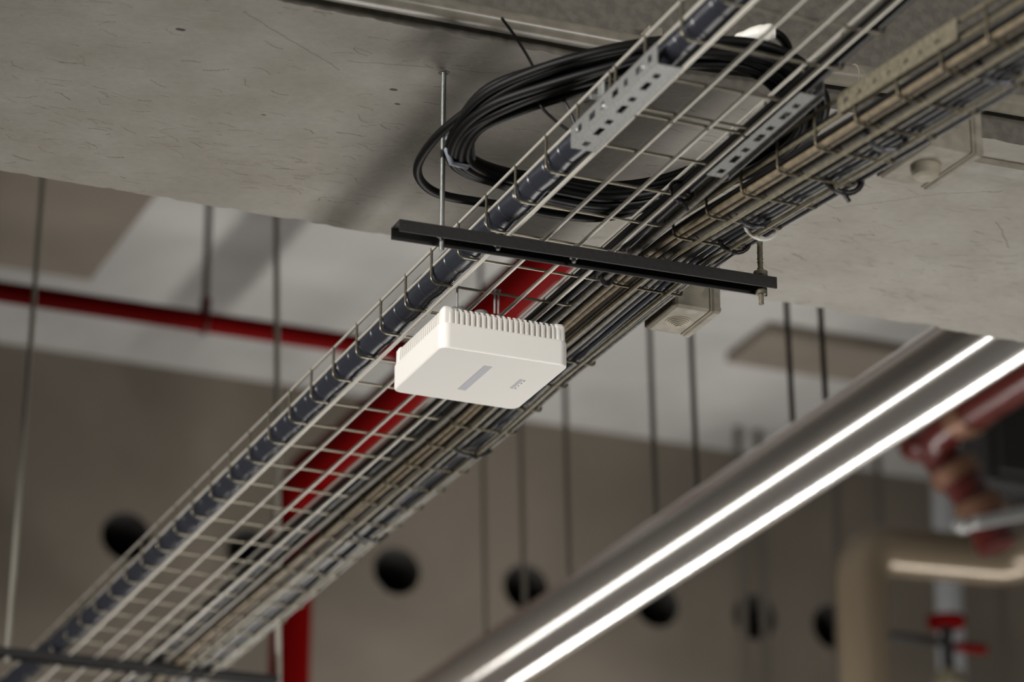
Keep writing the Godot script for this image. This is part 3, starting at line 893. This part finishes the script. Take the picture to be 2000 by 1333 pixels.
func tray_cables() -> void:
	var g := "cables packed in the narrow tray"
	var c := {"tan": M.cable_tan, "brown": M.cable_brown, "grey": M.cable_grey, "light": M.cable_light, "black": M.cable_black, "slate": M.cable_blue}
	# [name, x, y, radius, from z, to z, wobble, label]
	for s in [
		["tan", 0.2410, 0.0085, 0.0042, 2.3, -3.4, 0.0010, "left one of the pair of pale tan cables along the narrow tray's left wires"],
		["tan", 0.2505, 0.0082, 0.0042, 2.3, -3.4, 0.0010, "right one of the pair of pale tan cables along the narrow tray's left wires"],
		["brown", 0.2620, 0.0085, 0.0056, -0.34, -3.4, 0.0014, "brown cable beside the tan pair, below the near black channel only"],
		["grey", 0.2740, 0.0080, 0.0050, -0.34, -3.4, 0.0014, "grey cable right of the brown one, below the near black channel only"],
		["light", 0.2880, 0.0068, 0.0038, 2.3, -3.4, 0.0014, "thin light grey cable in the middle of the narrow tray's lowest layer"],
		["black", 0.2975, 0.0085, 0.0054, 2.3, -3.4, 0.0014, "black cable just right of the middle light grey one in the narrow tray"],
		["slate", 0.3085, 0.0078, 0.0046, 2.3, -3.4, 0.0014, "dark slate cable over the narrow tray's right bottom wire"],
		["light", 0.3175, 0.0066, 0.0035, 2.3, -3.4, 0.0016, "thin light grey cable just right of the slate one in the narrow tray"],
		["black", 0.3255, 0.0080, 0.0046, 2.3, -3.4, 0.0016, "black cable at the right side of the narrow tray's lowest layer"],
		["grey", 0.3335, 0.0068, 0.0033, 2.3, -3.4, 0.0010, "thin grey cable against the hooked right ends of the narrow tray"],
		["black", 0.2440, 0.0190, 0.0042, 2.3, -3.4, 0.0014, "thin black cable lying on the tan pair in the narrow tray"],
		["grey", 0.2590, 0.0215, 0.0052, -0.34, -3.4, 0.0014, "grey cable on top of the brown one below the near black channel"],
		["black", 0.2725, 0.0215, 0.0066, -0.34, -3.4, 0.0014, "black cable in the narrow tray's second layer below the near black channel"],
		["black", 0.2880, 0.0190, 0.0048, 2.3, -3.4, 0.0014, "black cable in the second layer at the middle of the narrow tray"],
		["black", 0.3010, 0.0215, 0.0064, 2.3, -3.4, 0.0014, "black cable in the second layer over the slate one in the narrow tray"],
		["brown", 0.3160, 0.0195, 0.0055, 2.3, -3.4, 0.0014, "brown cable on top of the right half of the narrow tray"],
		["black", 0.3280, 0.0185, 0.0044, 2.3, -3.4, 0.0016, "black cable on top along the right side of the narrow tray"],
		["black", 0.2700, 0.0365, 0.0068, 2.3, -3.4, 0.0014, "black cable highest in the left half of the narrow tray"],
		["black", 0.2900, 0.0345, 0.0068, 2.3, -3.4, 0.0014, "black cable highest in the middle of the narrow tray"],
		["black", 0.2420, 0.0345, 0.0045, 2.3, -3.4, 0.0012, "black cable high against the narrow tray's left rails"],
	]:
		run_cable(s[0] + "_cable", s[1], s[2], s[3], c[s[0]], s[7], g, 2, s[4], s[5], s[6])
	run_cable("dusty_conduit", 0.2690, 0.0130, 0.0098, M.dusty_conduit, "thick dusty grey brown conduit in the narrow tray above the near black channel", "", 2, 2.3, -0.36, 0.0012)
	# the wide tray's right corner and the gap between the trays
	var gw := "cables at the wide tray's right corner"
	run_cable("black_cable", 0.1895, 0.0085, 0.0058, M.cable_black, "black cable along the wide tray's right bottom wire, left one of two", gw, 1, 2.3, -3.4, 0.0012)
	run_cable("black_cable", 0.2020, 0.0085, 0.0055, M.cable_black, "black cable along the wide tray's right rim, right one of two", gw, 1, 2.3, -3.4, 0.0012)
	run_cable("slate_cable", 0.1955, 0.0205, 0.0048, M.cable_blue, "slate cable resting on the two black ones in the wide tray's right corner", gw, 1, 2.3, -3.4, 0.0012)
	run_cable("grey_cable", 0.2200, 0.0060, 0.0048, M.cable_grey, "lower grey cable in the gap between the wide and the narrow tray", "cables between the trays", 1, 0.05, -3.4, 0.0010)
	run_cable("light_cable", 0.2205, 0.0180, 0.0048, M.cable_light, "upper pale cable in the gap between the wide and the narrow tray", "cables between the trays", 1, 0.05, -3.4, 0.0010)
	# a pair slung outside the narrow tray's right wires
	run_cable("black_cable", 0.3465, 0.012, 0.0050, M.cable_black, "lower black cable slung outside the narrow tray's right side near the white tie", "black cables outside the narrow tray", 2, 2.3, -0.36, 0.0010)
	run_cable("black_cable", 0.3475, 0.0245, 0.0050, M.cable_black, "upper black cable slung outside the narrow tray's right side near the white tie", "black cables outside the narrow tray", 2, 2.3, -0.36, 0.0010)

func tie_loop(c: Vector3, rx: float, ry: float, m: Material, label: String, thick := 0.0022, tail := Vector3.ZERO, lean := 0.0) -> void:
	var t := thing("cable_tie", label, "cable tie", c)
	var ps := PackedVector3Array()
	for i in 20:
		var a := TAU * i / 20
		ps.append(c + Vector3(cos(a) * rx, sin(a) * ry, sin(a) * lean + 0.001 * cos(a * 2)))
	obj("strap", MB.new().tube(ps, thick, 6, true), m, t)
	obj("lock", MB.new().box(c + Vector3(0, -ry, -lean), Vector3(0.008, 0.006, 0.006), 0.0012), m, t)
	if tail != Vector3.ZERO:
		obj("tail", line(c + Vector3(0, -ry, -lean), c + Vector3(0, -ry, -lean) + tail, thick * 0.8, 6), m, t)

func ties() -> void:
	tie_loop(Vector3(0.322, ty2(-0.13) + 0.010, -0.135), 0.024, 0.018, M.tie_white, "white tie round the narrow tray's right wire beside the near channel's rod", 0.0027)
	tie_loop(Vector3(0.318, ty2(-0.2) + 0.008, -0.205), 0.022, 0.016, M.tie_black, "black tie at the narrow tray's right wire just above the near black channel", 0.003)
	tie_loop(Vector3(0.325, ty2(0.09) + 0.012, 0.085), 0.026, 0.021, M.tie_black, "thick black tie knotted on the narrow tray near the upper grey junction box", 0.0042, Vector3(0.012, -0.006, -0.008))
	tie_loop(Vector3(0.290, ty2(0.26) + 0.016, 0.262), 0.032, 0.026, M.tie_grey, "slate tie across the middle of the narrow tray left of the upper junction box", 0.0036, Vector3(0.010, -0.003, 0.012), 0.01)
	tie_loop(Vector3(0.292, ty2(0.52) + 0.016, 0.52), 0.032, 0.026, M.tie_grey, "slate tie on the narrow tray at the top right corner", 0.0036, Vector3(0.010, -0.003, 0.012), 0.01)
	tie_loop(Vector3(0.290, ty2(-0.09) + 0.014, -0.09), 0.026, 0.021, M.tie_grey, "slate tie in the middle of the narrow tray next to the white tie", 0.0030, Vector3(0.012, -0.002, 0.010), 0.006)
	tie_loop(Vector3(0.222, 0.012, -0.405), 0.009, 0.014, M.tie_grey, "small slate tie between the trays just below the near black channel", 0.0030)
	tie_loop(Vector3(0.190, 0.006, -0.10), 0.016, 0.014, M.tie_black, "small black tie on the wide tray's right corner", 0.0026, Vector3(0.01, -0.012, 0.0))
	tie_loop(Vector3(0.302, ty2(-1.10) + 0.010, -1.10), 0.034, 0.020, M.tie_black, "black tie round the narrow tray below the white box", 0.0032, Vector3(0.006, -0.006, 0.01))
	tie_loop(Vector3(0.302, ty2(-1.55) + 0.010, -1.56), 0.034, 0.020, M.tie_black, "black tie round the narrow tray farther down past the white box", 0.0032)

# ------------------------------------------------------------------ junction boxes
func jbox(label: String, x0: float, x1: float, y0: float, y1: float, z0: float, z1: float, turn: float, conical: bool) -> void:
	var base := Vector3((x0 + x1) / 2, y0, (z0 + z1) / 2)
	var t := thing("junction_box", label, "junction box", base)
	var sx := x1 - x0
	var sy := y1 - y0
	var sz := z1 - z0
	var c := Vector3(base.x, (y0 + y1) / 2, base.z)
	obj("body", MB.new().box(c, Vector3(sx, sy, sz), 0.004), M.jbox, t)
	obj("back_plate", MB.new().box(c - Vector3(sx / 2 + 0.0015, 0, 0), Vector3(0.004, sy - 0.004, sz - 0.004), 0.001), M.jbox_dirt, t)
	obj("lid_gasket", MB.new().box(c + Vector3(sx / 2 + 0.0005, 0, 0), Vector3(0.002, sy - 0.001, sz - 0.001), 0.0004), M.grommet, t)
	obj("lid", MB.new().box(c + Vector3(sx / 2 + 0.0085, 0, 0), Vector3(0.014, sy + 0.003, sz + 0.003), 0.003), M.jbox, t)
	for s in [[Vector3.DOWN, sy / 2], [Vector3(0, 0, 1), sz / 2], [Vector3(0, 0, -1), sz / 2]]:
		var o: Vector3 = c + s[0] * (s[1] - 0.0005)
		var prof := []
		if conical:
			var r := 0.0185
			var h := 0.0
			prof.append(Vector2(r, 0))
			for k in 6:
				h += 0.0016
				prof.append(Vector2(r, h))
				r -= 0.0028
				prof.append(Vector2(r, h))
			prof.append(Vector2(0, h))
		else:
			prof = [Vector2(0.019, 0), Vector2(0.019, 0.004), Vector2(0.018, 0.009), Vector2(0.0155, 0.014), Vector2(0.011, 0.0175), Vector2(0.006, 0.019), Vector2(0, 0.0195)]
		obj("grommet", MB.new().lathe(o, s[0], prof, 24), M.grommet, t)
	for s in [[-1, -1], [1, -1], [-1, 1], [1, 1]]:
		obj("lid_screw", MB.new().lathe(c + Vector3(sx / 2 + 0.0168, s[0] * (sy / 2 - 0.008), s[1] * (sz / 2 - 0.008)), Vector3.RIGHT, [Vector2(0.004, 0), Vector2(0.004, 0.001), Vector2(0, 0.001)], 10), M.jbox_dirt, t)
	t.rotation.y = turn

func junction_boxes() -> void:
	jbox("grey plastic junction box with stepped cone grommets behind the near black channel", 0.354, 0.409, 0.008, 0.086, -0.560, -0.460, 0.0, true)
	jbox("grey plastic junction box with domed grommets at the right edge of the picture", 0.366, 0.430, -0.033, 0.058, 0.105, 0.222, 0.06, false)

func ceiling_conduits() -> void:
	var t := thing("ceiling_conduit", "long beige painted conduit fixed along the near edge of the plastered beam", "conduit", Vector3(0.2, 0.235, -0.149))
	obj("pipe", MB.new().tube(PackedVector3Array([Vector3(-1.6, 0.221, -0.150), Vector3(-0.3, 0.2265, -0.150), Vector3(0.15, 0.231, -0.150), Vector3(0.48, 0.250, -0.150), Vector3(0.75, 0.257, -0.150), Vector3(1.8, 0.28, -0.150)]), 0.0155, 20), M.pvc, t)
	obj("coupling", line(Vector3(0.478, 0.250, -0.150), Vector3(0.508, 0.2515, -0.150), 0.0178, 20), M.pvc, t)
	obj("saddle_clip", MB.new().box(Vector3(0.178, 0.252, -0.156), Vector3(0.022, 0.022, 0.028), 0.002), M.pvc, t)
	tag(obj("cable_trunking", MB.new().box(Vector3(1.05, 0.205, -0.238), Vector3(0.72, 0.010, 0.034), 0.002, Basis(Vector3.UP, -0.03)), M.pvc), "flat pale trunking with a bright lower edge at the right edge of the beam", "trunking")

# ------------------------------------------------------------------ pipes behind
func background_pipes() -> void:
	# silver clad pipe
	var px := 1.229
	var py := 0.314
	tag(obj("clad_pipe", MB.new().tube(PackedVector3Array([Vector3(px, py, -0.80), Vector3(px, py, -4.36)]), 0.070, 48), M.alu), "large silver metal clad pipe crossing the lower right of the picture", "pipe")
	var order := ["rightmost", "second from the right", "third from the right", "fourth from the right", "fifth from the right", "sixth from the right", "leftmost"]
	var zs := [-1.633, -1.766, -2.183, -2.377, -2.823, -3.077, -3.306]
	for i in 7:
		tag(obj("pipe_hanger_rod", line(Vector3(px, py + 0.066, zs[i]), Vector3(px - 0.03, 1.63, zs[i]), 0.0056, 10), M.rod_dark), "thin dark hanger rod above the silver pipe, %s of seven" % order[i], "rod", "hanger rods of the silver pipe")
	for s in [[2.653, -4.8], [2.722, -4.8]]:
		tag(obj("drop_pipe", line(Vector3(s[0], 1.63, s[1]), Vector3(s[0] + 0.02, -0.6, s[1]), 0.0125, 10), M.rod_dark), "%s of two close brown drop pipes crossing the wall hole right of the silver pipe" % ("left" if s[0] < 2.7 else "right"), "pipe", "pair of drop pipes before the far wall")
	# red sprinkler main: riser, elbow, run towards the camera
	var t := thing("sprinkler_pipe", "thick red sprinkler pipe rising at the bottom left and running above the trays", "pipe", Vector3(1.15, -0.9, -4.5))
	obj("run", MB.new().tube(rounded([Vector3(1.15, -3.29, -4.5), Vector3(1.15, 1.116, -4.5), Vector3(1.15, 1.116, -0.83)], 0.12, 8), 0.056, 28), M.red, t)
	obj("coupling", line(Vector3(1.15, 0.93, -4.5), Vector3(1.15, 1.0, -4.5), 0.066, 28), M.red, t)
	obj("coupling", line(Vector3(1.15, 1.116, -4.3), Vector3(1.15, 1.116, -4.36), 0.066, 28), M.red, t)
	var b := thing("branch_pipe", "thin red sprinkler branch pipe crossing behind the left rods", "pipe", Vector3(0.3, 1.12, -3.43))
	obj("pipe", line(Vector3(-1.6, 1.108, -3.43), Vector3(1.096, 1.122, -3.43), 0.0245, 20), M.red, b)
	obj("tee", line(Vector3(1.04, 1.121, -3.43), Vector3(1.094, 1.122, -3.43), 0.034, 20), M.red, b)
	var h := thing("branch_hanger", "grey hanger rod with a red clip holding the thin red branch pipe", "rod", Vector3(0.556, 1.12, -3.43))
	obj("rod", line(Vector3(0.556, 1.16, -3.43), Vector3(0.553, 1.63, -3.43), 0.0085, 10), M.rod_dark, h)
	obj("clip", MB.new().box(Vector3(0.556, 1.158, -3.43), Vector3(0.022, 0.045, 0.03), 0.004), M.dark_red, h)
	obj("ring", MB.new().tube(circle(Vector3(0.556, 1.1165, -3.43), Vector3.UP, Vector3.BACK, 0.027, 20), 0.004, 6, true), M.dark_red, h)
	# dark red pipe with grooved fittings at the right edge
	var d := thing("grooved_pipe", "glossy dark red pipe with elbow and brass coloured couplings at the right edge", "pipe", Vector3(2.51, 0.9, -3.2))
	obj("pipe", line(Vector3(2.51, 1.115, -0.83), Vector3(2.51, 1.115, -3.22), 0.056, 28), M.dark_red, d)
	obj("coupling", line(Vector3(2.51, 1.115, -3.20), Vector3(2.51, 1.115, -3.27), 0.064, 28), M.brass, d)
	obj("elbow", MB.new().tube(rounded([Vector3(2.51, 1.115, -3.25), Vector3(2.50, 1.095, -3.42), Vector3(2.60, 0.93, -3.36), Vector3(2.64, 0.80, -3.34)], 0.1, 8), 0.052, 24), M.dark_red, d)
	obj("coupling", line(Vector3(2.545, 1.02, -3.385), Vector3(2.565, 0.985, -3.38), 0.068, 24), M.brass, d)
	obj("coupling", line(Vector3(2.60, 0.925, -3.36), Vector3(2.615, 0.885, -3.355), 0.066, 24), M.brass, d)
	obj("plug", MB.new().lathe(Vector3(2.50, 1.09, -3.44), Vector3(-1, -0.2, 0.1), [Vector2(0.045, 0), Vector2(0.042, 0.04), Vector2(0.03, 0.06), Vector2(0.0, 0.066)], 20), M.dark_red, d)
	var ab := thing("equipment_box", "dark metal box behind the dark red fittings at the right edge", "box", Vector3(2.98, 1.1, -3.75))
	obj("case", MB.new().box(Vector3(3.03, 1.26, -3.75), Vector3(0.40, 0.30, 0.14), 0.012), M.black, ab)
	obj("cover", MB.new().box(Vector3(3.03, 1.26, -3.67), Vector3(0.34, 0.24, 0.02), 0.006), M.black, ab)
	# beige clad pipe with two bends
	var g := thing("insulated_pipe", "beige clad pipe standing at the lower right and bending to the right", "pipe", Vector3(2.56, -1.0, -3.9))
	obj("pipe", MB.new().tube(rounded([Vector3(2.557, -3.29, -3.9), Vector3(2.557, 0.955, -3.9), Vector3(3.02, 0.975, -3.9), Vector3(3.40, 1.10, -3.3)], 0.085, 8), 0.068, 32), M.beige, g)
	obj("joint_band", line(Vector3(2.76, 0.964, -3.9), Vector3(2.775, 0.965, -3.9), 0.0695, 32), M.beige, g)
	tag(obj("waste_pipe", line(Vector3(3.13, 1.63, -4.4), Vector3(3.10, -1.2, -4.4), 0.040, 24), M.pale_pipe), "pale upright pipe behind the beige clad pipe's horizontal part", "pipe")
	# red valve
	var v := thing("gate_valve", "small valve with red handwheel and red lever at the lower right", "valve", Vector3(2.87, 0.6, -4.0))
	obj("handwheel", MB.new().lathe(Vector3(2.872, 0.800, -4.0), Vector3.UP, [Vector2(0, 0), Vector2(0.048, 0), Vector2(0.054, 0.012), Vector2(0.052, 0.026), Vector2(0.03, 0.032), Vector2(0, 0.034)], 24), M.red, v)
	obj("stem", line(Vector3(2.872, 0.805, -4.0), Vector3(2.874, 0.66, -4.0), 0.017, 14), M.black, v)
	obj("lever", MB.new().box(Vector3(2.945, 0.748, -4.0), Vector3(0.10, 0.022, 0.03), 0.005), M.red, v)
	obj("body", MB.new().lathe(Vector3(2.876, 0.56, -4.0), Vector3.UP, [Vector2(0.0, 0), Vector2(0.045, 0.01), Vector2(0.05, 0.07), Vector2(0.036, 0.11), Vector2(0.02, 0.12), Vector2(0, 0.12)], 20), M.galv_dusty, v)
	obj("side_pipe", line(Vector3(2.60, 0.752, -4.0), Vector3(2.87, 0.755, -4.0), 0.012, 12), M.black, v)
	obj("outlet", line(Vector3(2.876, 0.58, -4.0), Vector3(2.876, -0.4, -4.0), 0.026, 14), M.rod_dark, v)
	# galvanised bracket arm
	var a := thing("bracket_arm", "galvanised arm with a bolt pointing in from the right edge", "bracket", Vector3(2.6, 0.8, -3.2))
	obj("arm", MB.new().box(Vector3(2.735, 0.88, -3.2), Vector3(0.52, 0.028, 0.038), 0.004, Basis(Vector3(0, 0, 1), 0.30)), M.galv, a)
	obj("bolt", line(Vector3(2.435, 0.787, -3.2), Vector3(2.50, 0.807, -3.2), 0.012, 10), M.galv, a)
	obj("nut", line(Vector3(2.45, 0.792, -3.2), Vector3(2.464, 0.796, -3.2), 0.022, 6), M.galv, a)
	for s in [[3.00, -4.6, 0.011, "thin dark upright pipe left of the pale upright pipe at the lower right"], [3.41, -4.6, 0.013, "thin grey upright pipe at the far lower right corner"], [2.91, -4.7, 0.012, "thin brown upright pipe just above the beige clad pipe's bend"]]:
		tag(obj("drop_pipe", line(Vector3(s[0] + 0.02, 1.63, s[1]), Vector3(s[0] - 0.01, -0.6, s[1]), s[2], 10), M.rod_dark), s[3], "pipe")
	# pale cap inside the third core hole
	tag(obj("stub_pipe", MB.new().lathe(Vector3(1.60, 1.055, -5.14), Vector3(0, 0, 1), [Vector2(0.028, -0.2), Vector2(0.028, 0.06), Vector2(0.02, 0.072), Vector2(0, 0.075)], 18), M.pale_pipe), "pale pipe end inside the wall hole left of the silver pipe", "pipe")

func circle(c: Vector3, u: Vector3, w: Vector3, r: float, n: int) -> PackedVector3Array:
	var ps := PackedVector3Array()
	for i in n:
		ps.append(c + (u * cos(TAU * i / n) + w * sin(TAU * i / n)) * r)
	return ps
